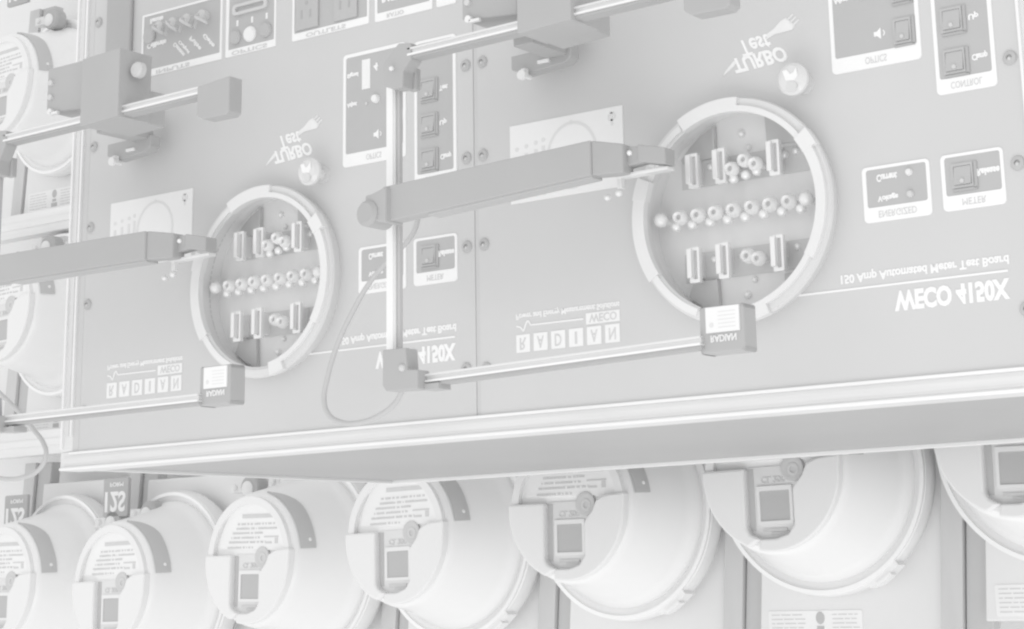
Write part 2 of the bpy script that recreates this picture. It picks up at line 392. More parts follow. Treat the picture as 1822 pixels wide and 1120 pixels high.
# ------------------------------------------------------------------ console cabinet
FB, FT = -0.4125, 1.10
cab = thing('test_console', 'wide dark cabinet with a bright aluminium front frame holding two grey test panels', 'cabinet', 0.8, FB, 0.5)
def cb(u, v, w): return None
def cabpart(name, bm, m, sm=False):
    o = link(name, bm, m, cab, sm); o.matrix_parent_inverse = Matrix.Translation(-Vector(V(0.8, FB, 0.5))); return o
bm = new(); box(bm, -0.236, 1.822, -0.404, 1.09, 0.045, 0.985); cabpart('case', bm, M_case)
def frame_piece(u0, u1, v0, v1, horiz, lo_out):
    bm = new(); box(bm, u0, u1, v0, v1, 0.0, 0.05, 0.0008)
    o = cabpart('frame_rail', bm, M_alu)
    bm = new(); b2 = new()
    if horiz:
        T = v1 - v0; a, b = (v0, v1)
        box(bm, u0 + 0.001, u1 - 0.001, v0 + 0.0006, v0 + 0.0055, -0.0045, 0.001, 0.0008); box(bm, u0 + 0.028, u1 - 0.028, v1 - 0.0055, v1 - 0.0006, -0.0045, 0.001, 0.0008)
        box(b2, u0 + 0.012, u1 - 0.012, v1 - 0.0115, v1 - 0.0075, -0.0012, 0.001); box(b2, u0 + 0.012, u1 - 0.012, v0 + 0.0085, v0 + 0.0125, -0.0008, 0.001)
    else:
        box(bm, u0 + 0.0006, u0 + 0.0055, v0 + 0.006, v1 - 0.006, -0.0045, 0.001, 0.0008); box(bm, u1 - 0.0055, u1 - 0.0006, v0 + 0.03, v1 - 0.03, -0.0045, 0.001, 0.0008)
        box(b2, u0 + 0.012, u1 - 0.012, v0 + 0.03, v1 - 0.03, -0.0012, 0.001)
    l = link('frame_lip', bm, M_alu_bright, o)
    g = link('frame_groove', b2, M_alu_dull, o)
frame_piece(-0.247, 1.829, FB, FB + 0.036, True, True)
frame_piece(-0.247, 1.829, FT - 0.036, FT, True, True)
frame_piece(-0.246, -0.213, FB + 0.0365, FT - 0.0365, False, True)
frame_piece(1.795, 1.828, FB + 0.0365, FT - 0.0365, False, True)
bm = new(); box(bm, -0.2128, -0.1962, -0.3762, 1.06, 0.0006, 0.03); cabpart('filler_strip', bm, M_panel)
bm = new(); box(bm, 0.7960, 0.8045, -0.3762, 1.06, 0.0012, 0.03); cabpart('seam_backing', bm, M_strut)
bm = new(); box(bm, -0.238, 1.824, -0.4115, -0.4045, 0.05, 0.066); cabpart('frame_return', bm, M_ringgrey)
bm = new(); box(bm, -0.238, 1.824, -0.4115, -0.4035, 0.978, 0.994, 0.001); cabpart('rear_trim', bm, M_alu_bright)
bm = new(); box(bm, -0.238, -0.222, -0.410, -0.4035, 0.068, 0.976, 0.001); cabpart('side_trim', bm, M_ringgrey)

# ------------------------------------------------------------------ test panels
RC = (0.3169, -0.0986)
def switch(parent, u0, u1, v0, v1, w=-0.0030):
    """rocker switch in a bezel; returns the object"""
    bm = new(); hoop(bm, rrect(u0, u1, v0, v1, 0.002), rrect(u0 + 0.004, u1 - 0.004, v0 + 0.004, v1 - 0.004, 0.001), w, 0)
    um = v0 + (v1 - v0) * 0.42
    # rocker: upper half sinks, lower half proud
    tmp = bmesh.new(); a, b = u0 + 0.0045, u1 - 0.0045
    pr = [(v0 + 0.0045, w - 0.0030), (um, w - 0.0008), (v1 - 0.0045, w + 0.001), (v1 - 0.0045, 0.002), (v0 + 0.0045, 0.002)]
    A = [tmp.verts.new(V(a, v, q)) for v, q in pr]; B = [tmp.verts.new(V(b, v, q)) for v, q in pr]
    tmp.faces.new(A); tmp.faces.new(B[::-1])
    for i in range(5): tmp.faces.new([A[i], A[(i+1) % 5], B[(i+1) % 5], B[i]])
    bmesh.ops.recalc_face_normals(tmp, faces=tmp.faces); merge(bm, tmp)
    o = link('switch', bm, M_switch, parent)
    bm = new(); box(bm, u1 - 0.001, u1 + 0.005, v0 - 0.003, v1, -0.003, -0.0005); box(bm, u0 + 0.002, u1 + 0.004, v0 - 0.005, v0 - 0.001, -0.003, -0.0005)
    link('switch_gasket', bm, M_darker, parent)
    cu = (u0 + u1) / 2; cv = v0 + (v1 - v0) * 0.26
    bm = new(); cyl(bm, cu, cv, 0.0032, w - 0.0040, w, 12); link('indicator_dot', bm, M_greyprint, parent)
    return o
def plate(root, u0, u1, v0, v1, iu0, iu1, iv0, iv1, title=None, tw=0.5, r=0.007, name='legend_plate', notch=None):
    """white bordered legend plate with a dark field"""
    bm = new(); hoop(bm, rrect(u0, u1, v0, v1, r), rrect(iu0, iu1, iv0, iv1, r * 0.55), -0.0018, 0.0)
    p = link(name, bm, M_white, root)
    bm = new(); prism(bm, rrect(iu0 - 0.0004, iu1 + 0.0004, iv0 - 0.0004, iv1 + 0.0004, r * 0.55), -0.0008, 0.0); link('dark_field', bm, M_field, p)
    if title:
        c = (u0 + u1) / 2; hw = (u1 - u0) * tw / 2
        letters(title, c - hw, c + hw, v0 + (iv0 - v0) * 0.27, v0 + (iv0 - v0) * 0.72, -0.0018, M_greyprint, p, 'title', 0.0, thick=0.0003)
    return p
def text(p, s, u0, u1, v0, v1, m=None, bold=0.03, w=-0.0008): return letters(s, u0, u1, v0, v1, w, m or M_white, p, 'lettering', bold + 0.015)

def merge_skip(bm): bm.free(); return None
def make_panel(detail_lab):
    t = thing('meter_test_panel', detail_lab, 'test panel', 0, 0, 0, 'grey meter test panels in the console')
    # face plate with the round socket opening
    bm = new()
    outer = [(-0.1950, -0.3765), (0.7955, -0.3765), (0.7955, 1.06), (-0.1950, 1.06)]
    if True:
        n = 96
        ov = [bm.verts.new(V(a, b, 0)) for a, b in outer]; iv = [bm.verts.new(V(RC[0] + 0.166 * math.cos(2*math.pi*k/n), RC[1] + 0.166 * math.sin(2*math.pi*k/n), 0)) for k in range(n)]
        ed = [bm.edges.new((ov[i], ov[(i+1) % 4])) for i in range(4)] + [bm.edges.new((iv[i], iv[(i+1) % n])) for i in range(n)]
        bmesh.ops.triangle_fill(bm, edges=ed, use_beauty=True)
        g = bmesh.ops.extrude_face_region(bm, geom=list(bm.faces))
        for e in g['geom']:
            if isinstance(e, bmesh.types.BMVert): e.co.y += 0.008 * S
        bmesh.ops.recalc_face_normals(bm, faces=bm.faces)
    link('face_plate', bm, M_panel, t)
    for (u, v) in ((-0.183, 0.50), (-0.183, 0.235), (-0.184, 0.068), (-0.184, -0.088), (-0.182, -0.30), (0.780, 0.50), (0.780, 0.235), (0.780, 0.068), (0.779, -0.088), (0.775, -0.297)):
        bm = new(); lathe(bm, [(0.0, -0.0015), (0.004, -0.0015), (0.0045, -0.005), (0.0095, -0.0035), (0.0115, 0.0)], u, v, 24); sc = link('screw', bm, M_field, t, True)
        bm = new(); ball(bm, u, v - 0.002, -0.0015, 0.0042, 12); link('screw_recess', bm, M_greyprint, sc, True)
    # ---- socket
    bm = new(); lathe(bm, [(0.166, 0.001), (0.166, 0.03), (0.0, 0.03)], RC[0], RC[1], 112); well = link('socket_well', bm, M_well, t, True)
    cu, cv = RC
    # darker smoked plates behind the jaws
    def clipped(pts): return pts
    for pts_, w0_ in (([(cu - 0.117, cv + 0.105), (cu - 0.100, cv + 0.123), (cu - 0.080, cv + 0.139), (cu - 0.057, cv + 0.150), (cu - 0.055, cv + 0.100), (cu - 0.115, cv + 0.098)], 0.026),
                     ([(cu + 0.040, cv + 0.157), (cu + 0.066, cv + 0.146), (cu + 0.092, cv + 0.130), (cu + 0.118, cv + 0.108), (cu + 0.118, cv + 0.10), (cu + 0.042, cv + 0.108)], 0.026),
                     ([(cu - 0.098, cv - 0.096), (cu - 0.055, cv - 0.097), (cu - 0.053, cv - 0.151), (cu - 0.084, cv - 0.137), (cu - 0.108, cv - 0.120)], 0.020),
                     ([(cu + 0.062, cv - 0.10), (cu + 0.110, cv - 0.10), (cu + 0.085, cv - 0.133), (cu + 0.060, cv - 0.148)], 0.026)):
        bm = new(); prism(bm, pts_, w0_, 0.0298); link('smoked_plate', bm, M_window, well)
    bm = new(); box(bm, cu - 0.0545, cu - 0.050, cv + 0.101, cv + 0.150, 0.02, 0.03); link('divider', bm, M_window, well)
    for a_, b_ in ((0.056, 0.099), (-0.095, -0.050)):
        bm = new(); box(bm, cu - 0.118, cu + 0.120, cv + a_, cv + b_, 0.028, 0.0297); link('jaw_block', bm, M_panel, well)
    jaws = [(0.236, -0.020), (0.286, -0.019), (0.3835, -0.020), (0.232, -0.171), (0.285, -0.170), (0.3825, -0.1695)]
    for (u, v) in jaws:
        bm = new(); hoop(bm, rrect(u - 0.0060, u + 0.0125, v - 0.030, v + 0.0265, 0.002), rrect(u + 0.0015, u + 0.0085, v - 0.0245, v + 0.0215, 0.001), -0.004, 0.004)
        box(bm, u - 0.0075, u + 0.0012, v - 0.0225, v + 0.0245, -0.010, 0.000, 0.001); box(bm, u - 0.003, u + 0.003, v - 0.020, v + 0.020, 0.004, 0.029)
        j = link('jaw', bm, M_jaw, well)
        bm = new(); box(bm, u + 0.0010, u + 0.0090, v - 0.025, v + 0.022, -0.0005, 0.003); link('jaw_slot', bm, M_hole, well)
    def term(u, v, solid=False, r=0.0125):
        bm = new()
        if solid: ball(bm, u, v, 0.0, r * 0.95, 20); cyl(bm, u, v, r * 0.5, 0, 0.03, 12)
        else: lathe(bm, [(r * 0.30, 0.004), (r * 0.34, -0.006), (r * 0.62, -0.010), (r * 0.92, -0.005), (r, 0.004), (r * 0.5, 0.008), (r * 0.4, 0.03)], u, v, 24)
        link('terminal_post', bm, M_term, well, True)
        if not solid:
            bm = new(); cyl(bm, u, v, r * 0.38, -0.003, 0.006, 12); link('post_hole', bm, M_window, well)
    xs = [0.174, 0.210, 0.243, 0.275, 0.308, 0.341, 0.373, 0.406, 0.437]
    for k, u in enumerate(xs): term(u, -0.093, k in (0, 8))
    for (u, v) in ((0.308, -0.028), (0.332, -0.017), (0.351, -0.026), (0.330, -0.169), (0.348, -0.175)): term(u, v, r=0.012)
    for u, v, r in [(u, -0.106, 0.0085) for u in (0.199, 0.229, 0.262, 0.294, 0.326, 0.359, 0.391, 0.424)] + [(0.308, -0.043, 0.008), (0.330, -0.040, 0.008), (0.350, -0.036, 0.008)]:
        bm = new(); ball(bm, u, v, 0.006, r, 14); link('terminal_screw', bm, M_jaw, well, True)
    for u, v, r in ((0.313, 0.033, 0.006), (0.325, 0.009, 0.005), (0.409, -0.009, 0.006), (0.234 + 0.02, -0.012, 0.006), (0.325, -0.202, 0.005), (0.311, -0.225, 0.006), (0.254, -0.162, 0.006), (0.303, -0.163, 0.005), (0.403, -0.160, 0.006), (0.388, -0.012, 0.007)):
        bm = new(); ball(bm, u, v, 0.028, r, 14); link('well_screw', bm, M_jaw if r > 0.0055 else M_term, well, True)
    # ---- locking ring
    bm = new(); lathe(bm, [(0.1605, 0.0), (0.1575, -0.022), (0.164, -0.027), (0.176, -0.027), (0.1780, -0.022), (0.1730, 0.0)], cu, cv, 128); rg = link('locking_ring', bm, M_ringgrey, t, True)
    bm = new()
    for a0, a1, r0, r1, w0 in ((82, 119, 0.1545, 0.1775, -0.033), (120, 148, 0.1600, 0.1700, -0.030), (156, 168, 0.1540, 0.1790, -0.034), (168, 213, 0.1565, 0.1780, -0.032),
                              (213, 247, 0.1610, 0.1725, -0.030), (280, 291, 0.1550, 0.1790, -0.033), (291, 327, 0.1545, 0.1640, -0.033), (-33, 27, 0.1535, 0.1700, -0.034),
                              (27, 37, 0.1535, 0.1790, -0.036), (37, 82, 0.1545, 0.1640, -0.033)):
        arc(bm, cu, cv, r0, r1, w0, -0.02, a0, a1, 160)
    link('ring_segments', bm, M_ringlight, rg, True)
    # ---- push lamp
    bm = new(); lathe(bm, [(0.0, -0.046), (0.012, -0.046), (0.020, -0.044), (0.0255, -0.038), (0.0255, -0.032), (0.010, -0.028), (0.009, 0.0)], 0.444, 0.087, 40); lp = link('push_lamp', bm, M_glass, t, True)
    bm = new(); lathe(bm, [(0.009, -0.004), (0.016, -0.003), (0.017, 0.0)], 0.444, 0.087, 40); link('lamp_collar', bm, M_panel, lp)
    bm = new(); prism(bm, [(0.432, 0.100), (0.437, 0.084), (0.452, 0.082), (0.458, 0.090), (0.456, 0.102), (0.451, 0.095), (0.445, 0.093), (0.440, 0.101)], -0.0475, -0.0458, 0.0006); link('lens_highlight', bm, M_white, lp)  # white shape paints the bright reflection on the lens
    bm = new(); cyl(bm, 0.447, 0.073, 0.009, -0.0468, -0.0462, 16); link('lamp_mark', bm, M_alu_dull, lp)
    # ---- lettering on the face
    letters('WECO 4150X', 0.573, 0.752, -0.2805, -0.2500, 0.0, M_white, t, 'lettering', 0.05)
    letters('150 Amp Automated Meter Test Board', 0.488, 0.754, -0.231, -0.2135, 0.0, M_white, t, 'lettering', 0.032)
    bm = new(); box(bm, 0.4, 0.7515, -0.2415, -0.2385, -0.0014, -0.0002); link('underline', bm, M_white, t)
    # maker's mark: six letter tiles, pulse line, name box, tag line
    for k, ch in enumerate('RADIAN'):
        u0 = -0.1185 + k * 0.0358
        bm = new(); prism(bm, rrect(u0, u0 + 0.0282, -0.2795, -0.2500, 0.001), -0.0012, -0.0002); tl = link('letter_tile', bm, M_paper, t)
        letters(ch, u0 + (0.0075 if ch != 'I' else 0.012), u0 + (0.0207 if ch != 'I' else 0.0162), -0.2755, -0.2555, -0.0012, M_greyprint, tl, 'lettering', 0.01, thick=0.0003)
    bm = new(); box(bm, 0.0235, 0.0895, -0.246, -0.2275, -0.0012, -0.0002); nb = link('name_box', bm, M_paper, t)
    letters('WECO', 0.030, 0.084, -0.2435, -0.230, -0.0012, M_greyprint, nb, 'lettering', 0.02, thick=0.0003)
    letters('Power and Energy Measurement Solutions', -0.118, 0.0895, -0.2245, -0.2115, 0.0, M_white, t, 'lettering', 0.02)
    bm = new(); path = [(-0.118, -0.2350), (-0.109, -0.2375), (-0.1035, -0.2445), (-0.0975, -0.2310), (-0.0935, -0.2275), (-0.0885, -0.2355), (0.018, -0.2360)]
    for a, b in zip(path, path[1:]):
        d = Vector((b[0] - a[0], b[1] - a[1])); nrm = Vector((-d.y, d.x)).normalized() * 0.0012
        prism(bm, [(a[0] + nrm.x, a[1] + nrm.y), (b[0] + nrm.x, b[1] + nrm.y), (b[0] - nrm.x, b[1] - nrm.y), (a[0] - nrm.x, a[1] - nrm.y)], -0.0012, -0.0002)
    link('pulse_line', bm, M_white, t)
    # turbo test mark
    letters('TURBO', 0.320, 0.416, 0.1265, 0.1525, 0.0, M_white, t, 'lettering', 0.035, slant=-0.35, rot=math.radians(3))
    letters('Test', 0.334, 0.389, 0.150, 0.1785, 0.0, M_white, t, 'lettering', 0.02, slant=-0.35, rot=math.radians(3))
    bm = new()
    prism(bm, [(0.300, 0.124), (0.322, 0.137), (0.326, 0.143), (0.322, 0.1465), (0.306, 0.132)], -0.0012, -0.0002)
    link('cord_emblem', bm, M_softwhite, t)
    bm = new()
    prism(bm, [(0.382, 0.170), (0.398, 0.176), (0.414, 0.1765), (0.429, 0.1775), (0.4335, 0.1835), (0.419, 0.1985), (0.410, 0.1955), (0.396, 0.1845), (0.384, 0.1790)], -0.0012, -0.0002)
    for k in range(3):
        a = (0.4190 + k * 0.005, 0.1945 - k * 0.0052)
        prism(bm, [a, (a[0] + 0.012, a[1] + 0.0085), (a[0] + 0.0132, a[1] + 0.0068), (a[0] + 0.0012, a[1] - 0.0017)], -0.0012, -0.0002)
    link('plug_emblem', bm, M_softwhite, t)
    # paper meter diagram label
    bm = new(); box(bm, -0.1245, 0.1070, -0.027, 0.1090, -0.0016, 0.0); dl = link('diagram_label', bm, M_paper, t)
    bm = new(); hoop(bm, [(0.004 + 0.052 * math.cos(a * math.pi / 24), 0.040 + 0.058 * math.sin(a * math.pi / 24)) for a in range(48)],
                     [(0.004 + 0.047 * math.cos(a * math.pi / 24), 0.040 + 0.053 * math.sin(a * math.pi / 24)) for a in range(48)], -0.0022, -0.0016)
    for k, u in enumerate((-0.110, -0.090, -0.070, -0.0545)): box(bm, u - 0.0035, u + 0.0035, -0.02, 0.053 + 0.004 * k, -0.0022, -0.0016); cyl(bm, u, 0.066 + 0.003 * k, 0.004, -0.0022, -0.0016, 10)
    hoop(bm, [(0.086 + 0.008 * math.cos(a * math.pi / 8), 0.093 + 0.008 * math.sin(a * math.pi / 8)) for a in range(16)],
         [(0.086 + 0.005 * math.cos(a * math.pi / 8), 0.093 + 0.005 * math.sin(a * math.pi / 8)) for a in range(16)], -0.0022, -0.0016)
    box(bm, 0.084, 0.088, 0.078, 0.10, -0.0022, -0.0016); box(bm, -0.04, 0.03, 0.028, 0.032, -0.0022, -0.0016); box(bm, -0.02, 0.01, 0.018, 0.022, -0.0022, -0.0016)
    cyl(bm, 0.004, 0.096, 0.004, -0.0023, -0.0016, 10)
    link('diagram_print', bm, M_channel, dl)
    # ---- legend plates
    p = plate(t, 0.5335, 0.6430, -0.1450, -0.0605, 0.5400, 0.6375, -0.1225, -0.0650, 'ENERGIZED', 0.56)
    text(p, 'Current', 0.557, 0.5905, -0.0850, -0.0735); text(p, 'Voltage', 0.557, 0.5905, -0.1150, -0.1040)
    for v, m_ in ((-0.077, M_softwhite), (-0.110, M_greyprint)):
        bm = new(); lathe(bm, [(0, -0.008), (0.004, -0.007), (0.0055, -0.003), (0.0055, -0.0008)], 0.6105, v, 16); link('lamp', bm, m_, p, True)
    p = plate(t, 0.6610, 0.7580, -0.1440, -0.0605, 0.6670, 0.7530, -0.1220, -0.0648, 'METER', 0.38)
    switch(p, 0.6765, 0.7120, -0.112, -0.0755); text(p, 'Release', 0.7160, 0.7515, -0.0985, -0.0875)
    p = plate(t, 0.6640, 0.7585, 0.0305, 0.2985, 0.6700, 0.7520, 0.0535, 0.2935, 'CONTROL', 0.52)
    for v in (0.059, 0.123, 0.187): switch(p, 0.6770, 0.7130, v, v + 0.038)
    text(p, 'Test', 0.7215, 0.7400, 0.1985, 0.2085); text(p, 'Up', 0.7215, 0.7375, 0.1360, 0.1475); text(p, 'Clamp', 0.7225, 0.7470, 0.0735, 0.0860)
    p = plate(t, 0.4945, 0.6435, 0.0920, 0.3045, 0.5010, 0.6370, 0.1160, 0.2980, 'OPTICS', 0.24)
    bm = new(); box(bm, 0.540, 0.5595, 0.232, 0.288, -0.002, -0.0008); link('level_strip', bm, M_paper, p)
    text(p, 'Signal', 0.504, 0.531, 0.259, 0.2695); text(p, 'Adjust', 0.504, 0.528, 0.203, 0.2140)
    text(p, '4', 0.568, 0.578, 0.262, 0.277)
    bm = new(); lathe(bm, [(0, -0.010), (0.006, -0.009), (0.008, -0.005), (0.008, -0.0008)], 0.574, 0.209, 20); link('lamp', bm, M_paper, p, True)
    bm = new(); cyl(bm, 0.551, 0.204, 0.003, -0.003, -0.0008, 10); link('set_screw', bm, M_greyprint, p)
    bm = new(); prism(bm, [(0.568, 0.1395), (0.573, 0.1395), (0.5795, 0.134), (0.5795, 0.152), (0.573, 0.1465), (0.568, 0.1465)], -0.0016, -0.0008)
    arc(bm, 0.580, 0.143, 0.0045, 0.0062, -0.0016, -0.0008, -50, 50, 40); link('loudspeaker_symbol', bm, M_white, p)
    for v in (0.120, 0.186, 0.248): switch(p, 0.6000, 0.6310, v, v + 0.040) if v < 0.24 else None
    # upper row of plates
    p = plate(t, -0.0500, 0.1770, 0.3560, 0.4880, -0.0450, 0.1720, 0.3700, 0.4835, None, r=0.003)
    text(p, 'Remote', -0.027, 0.010, 0.466, 0.477); text(p, 'Calibrate', -0.034, 0.021, 0.414, 0.426)
    for k, (u, v, s_) in enumerate(((0.058, 0.397, 'Common'), (0.073, 0.400, 'Output'), (0.104, 0.401, 'Pulse'), (0.141, 0.400, 'Gate'))):
        letters(s_, u - 0.021, u + 0.021, v - 0.0045, v + 0.0045, -0.0008, M_white, p, 'lettering', 0.03, rot=math.radians(-46))
    rr = random.Random(11)
    for k, u in enumerate((0.010, 0.048, 0.088, 0.130)):
        bm = new(); cyl(bm, u, 0.452, 0.011, -0.014, -0.0008, 20); j = link('jack', bm, M_greyprint, p)
        bm = new(); pts_ = [(u, 0.452, -0.02), (u + 0.006, 0.444 + rr.uniform(-.004, .004), -0.034), (u + 0.016, 0.436, -0.030), (u + 0.024, 0.428 + rr.uniform(-.003, .006), -0.02)]
        for a, b in zip(pts_, pts_[1:]): beam(bm, a, b, 0.0065, 0.0065, 0.001)
        beam(bm, (u, 0.452, -0.022), (u - 0.003, 0.424, -0.026), 0.005, 0.006)
        link('plug_lead', bm, M_greyprint, p)
    bm = new(); cyl(bm, -0.026, 0.440, 0.016, -0.006, -0.0008, 24); cyl(bm, -0.038, 0.449, 0.0035, -0.004, -0.0008, 10); link('round_port', bm, M_switch, p)
    p = plate(t, 0.1880, 0.3210, 0.3560, 0.4880, 0.1960, 0.3170, 0.3700, 0.4835, None, r=0.003)
    for u, r_, m_ in ((0.215, 0.0145, M_switch), (0.254, 0.0155, M_paper), (0.296, 0.0145, M_field)):
        bm = new(); lathe(bm, [(0, -0.008), (r_ * .8, -0.008), (r_, -0.004), (r_, -0.0008)], u, 0.392, 28); link('button', bm, m_, p, True)
    for u in (0.219, 0.2585, 0.297): text(p, 'I', u - 0.0022, u + 0.0022, 0.4145, 0.4265)
    bm = new(); hoop(bm, rrect(0.208, 0.300, 0.436, 0.458, 0.008), rrect(0.216, 0.292, 0.442, 0.452, 0.004), -0.006, -0.0008); link('connector', bm, M_greyprint, p)
    p = plate(t, 0.3645, 0.5560, 0.3560, 0.4880, 0.3700, 0.5520, 0.3700, 0.4835, None, r=0.003)
    for u in (0.375, 0.472):
        bm = new(); box(bm, u, u + 0.057, 0.374, 0.470, -0.005, -0.0008, 0.001); so = link('power_outlet', bm, M_switch, p)
        bm = new(); box(bm, u + 0.014, u + 0.018, 0.395, 0.412, -0.0056, -0.004); box(bm, u + 0.036, u + 0.040, 0.395, 0.410, -0.0056, -0.004); cyl(bm, u + 0.028, 0.425, 0.004, -0.0056, -0.004, 12)
        link('outlet_slots', bm, M_darker, so)
    p = plate(t, 0.5710, 0.7060, 0.3545, 0.4880, 0.5765, 0.7005, 0.3700, 0.4835, None, r=0.003)
    text(p, 'RATIO', 0.588, 0.640, 0.388, 0.402)
    p = plate(t, 0.7160, 0.7600, 0.3545, 0.4880, 0.7210, 0.7550, 0.3700, 0.4835, None, r=0.003)
    for (u0, u1, s_) in ((-0.005, 0.09, 'INPUTS'), (0.205, 0.30, 'OPTICS'), (0.40, 0.50, 'OUTLETS'), (0.60, 0.64, 'RATIO')):
        letters(s_, u0, u1, 0.3575, 0.3655, -0.0019, M_greyprint, t, 'lettering', 0.02, thick=0.0003)
    return t
def merge_skip(bm): bm.free(); return None
pan = make_panel('left grey test panel in the console, its round socket beside the far left arm')
dup(pan, 1.0, 0, 0, 'right grey test panel in the console, nearer panel with the larger round socket')

bm = new(); box(bm, -0.150, -0.078, 0.40, 1.05, -0.010, -0.0005, 0.003)  # thin dark strip stands in for a soft shadow on the panel
tag(link('shadow_strip', bm, M_dark), 'shadow modelled as a dark upright strip on the left panel above the motor housing', 'painted shadow')

# ------------------------------------------------------------------ optical pickup positioners
def make_rig(off, dv_top, arm, cable, lab, alab, first):
    t = thing('pickup_positioner', lab, 'positioner', off, 0, -0.25, 'rail positioners in front of the panels')
    inv = Matrix.Translation(-Vector(V(off, 0, -0.25)))
    T = Matrix.Translation(Vector(V(off, 0, 0)))
    def add(name, bm, m, parent=None, sm=False):
        bmesh.ops.transform(bm, matrix=T, verts=bm.verts)
        o = link(name, bm, m, parent or t, sm)
        if parent is None: o.matrix_parent_inverse = inv
        return o
    def rail(name, P0, P1):
        """slotted aluminium rail with a dark belt under it"""
        h = 0.0135
        bm = new(); beam(bm, P0, P1, h * 0.72, 0.020, 0.0008)
        a = add(name, bm, M_alu_dull)
        up_ = lambda P, d, q: (P[0], P[1] + d, P[2] + q)
        bm = new(); beam(bm, up_(P0, h * 0.36, -0.001), up_(P1, h * 0.36, -0.001), h * 0.26, 0.024, 0.0006); add('rail_flange', bm, M_alu, a)
        bm = new(); beam(bm, up_(P0, -h * 0.36, -0.001), up_(P1, -h * 0.36, -0.001), h * 0.28, 0.025, 0.0006); add('rail_flange', bm, M_alu_bright, a)
        bm = new(); beam(bm, up_(P0, -h * 0.68, 0.002), up_(P1, -h * 0.68, 0.002), 0.0042, 0.024); add('drive_belt', bm, M_darker, a)
    L0, L1 = (-0.140, -0.3395), (0.384, -0.3265)
    if first: L0, L1 = (-0.145, -0.3325), (0.384, -0.3310)
    rail('lower_rail', (L0[0], L0[1], -0.23), (L1[0], L1[1], -0.23))
    rail('upper_rail', (-0.130, 0.1850 + dv_top, -0.255), (0.405, 0.1920 + dv_top * 0.9, -0.255))
    # upright rail
    bm = new(); box(bm, -0.1965, -0.1790, -0.295, 0.150, -0.240, -0.232, 0.001); ur = add('upright_rail', bm, M_ringlight)
    bm = new(); box(bm, -0.1955, -0.1820, -0.295, 0.150, -0.2425, -0.238, 0.0005); add('rail_face', bm, M_alu_bright, ur)
    bm = new(); box(bm, -0.1785, -0.1730, -0.295, 0.150, -0.236, -0.228, 0.0005); add('drive_belt', bm, M_window, ur)
    # lower corner bracket
    bm = new(); prism(bm, [(-0.187, -0.290), (-0.140, -0.291), (-0.137, -0.325), (-0.116, -0.327), (-0.116, -0.357), (-0.180, -0.3555), (-0.187, -0.346)], -0.262, -0.232, 0.002)
    lb = add('corner_bracket', bm, M_dark)
    bm = new(); ball(bm, -0.146, -0.322, -0.262, 0.006); add('bracket_screw', bm, M_greyprint, lb, True)
    bm = new(); box(bm, -0.120, -0.088, -0.3575, -0.3475, -0.2455, -0.214, 0.001); add('cable_clip', bm, M_dark)
    # upper corner bracket
    bm = new(); prism(bm, [(-0.148, 0.203 + dv_top), (-0.122, 0.199 + dv_top), (-0.122, 0.172 + dv_top), (-0.138, 0.156), (-0.140, 0.128), (-0.158, 0.128), (-0.180, 0.136), (-0.180, 0.176)], -0.268, -0.240, 0.002)
    box(bm, -0.150, -0.134, 0.128, 0.165, -0.241, -0.228, 0.002)
    ub = add('corner_bracket', bm, M_dark)
    bm = new(); ball(bm, -0.156, 0.160, -0.276, 0.004); add('bracket_screw', bm, M_softwhite, ub, True)
    # motor housing and carriage
    d = dv_top
    bm = new(); prism(bm, [(-0.031, 0.224 + d), (0.078, 0.212 + d), (0.078, 0.308 + d), (-0.031, 0.308 + d)], -0.249, -0.15, 0.002); mh = add('motor_housing', bm, M_dark)
    bm = new()
    for v in (0.278, 0.250): cyl(bm, -0.018, v + d, 0.0055, -0.254, -0.248, 14)
    add('housing_screw', bm, M_greyprint, mh)
    bm = new(); cyl(bm, -0.015, 0.221 + d, 0.006, -0.256, -0.246, 14); box(bm, -0.012, 0.008, 0.214 + d, 0.219 + d, -0.256, -0.250); add('housing_bolt', bm, M_softwhite, mh)
    bm = new(); prism(bm, [(0.099, 0.170 + d), (0.200, 0.174 + d), (0.200, 0.302 + d), (0.099, 0.298 + d)], -0.278, -0.200, 0.0015)
    prism(bm, [(0.099, 0.172 + d), (0.190, 0.176 + d), (0.190, 0.240 + d), (0.099, 0.240 + d)], -0.201, -0.155, 0.0015)
    cr = add('carriage', bm, M_dark)
    bm = new(); box(bm, 0.168, 0.172, 0.182 + d, 0.300 + d, -0.2555, -0.251); add('carriage_seam', bm, M_greyprint, cr) if False else bm.free()
    bm = new(); box(bm, -0.004, 0.036, 0.196 + d, 0.270 + d, -0.150, -0.040, 0.002); add('carriage_neck', bm, M_darker)
    bm = new(); prism(bm, [(-0.079, 0.190), (-0.052, 0.178), (0.032, 0.184), (0.044, 0.192), (0.044, 0.216), (-0.079, 0.214)], -0.056, -0.030, 0.002)
    ft = add('slide_foot', bm, M_dark)
    bm = new(); lathe(bm, [(0, -0.076), (0.0085, -0.076), (0.0085, -0.070), (0.004, -0.066), (0.004, -0.05)], -0.044, 0.172, 16); box(bm, -0.048, -0.040, 0.170, 0.184, -0.070, -0.060); add('foot_screw', bm, M_paper, ft)
    bm = new(); box(bm, -0.022, 0.002, 0.190, 0.196, -0.060, -0.055, 0.001); add('foot_clip', bm, M_paper, ft)
    bm = new(); box(bm, 0.178, 0.2, 0.205 + d, 0.235 + d, -0.20, -0.16, 0.002); merge_skip(bm)
    bm = new(); lathe(bm, [(0, -0.258), (0.011, -0.258), (0.0145, -0.254), (0.015, -0.243), (0, -0.243)], 0.219, 0.262 + d, 28); kb = add('adjusting_knob', bm, M_panel, None, True)
    bm = new(); box(bm, 0.190, 0.214, 0.254 + d, 0.270 + d, -0.244, -0.225, 0.002); add('knob_shaft', bm, M_dark, kb)
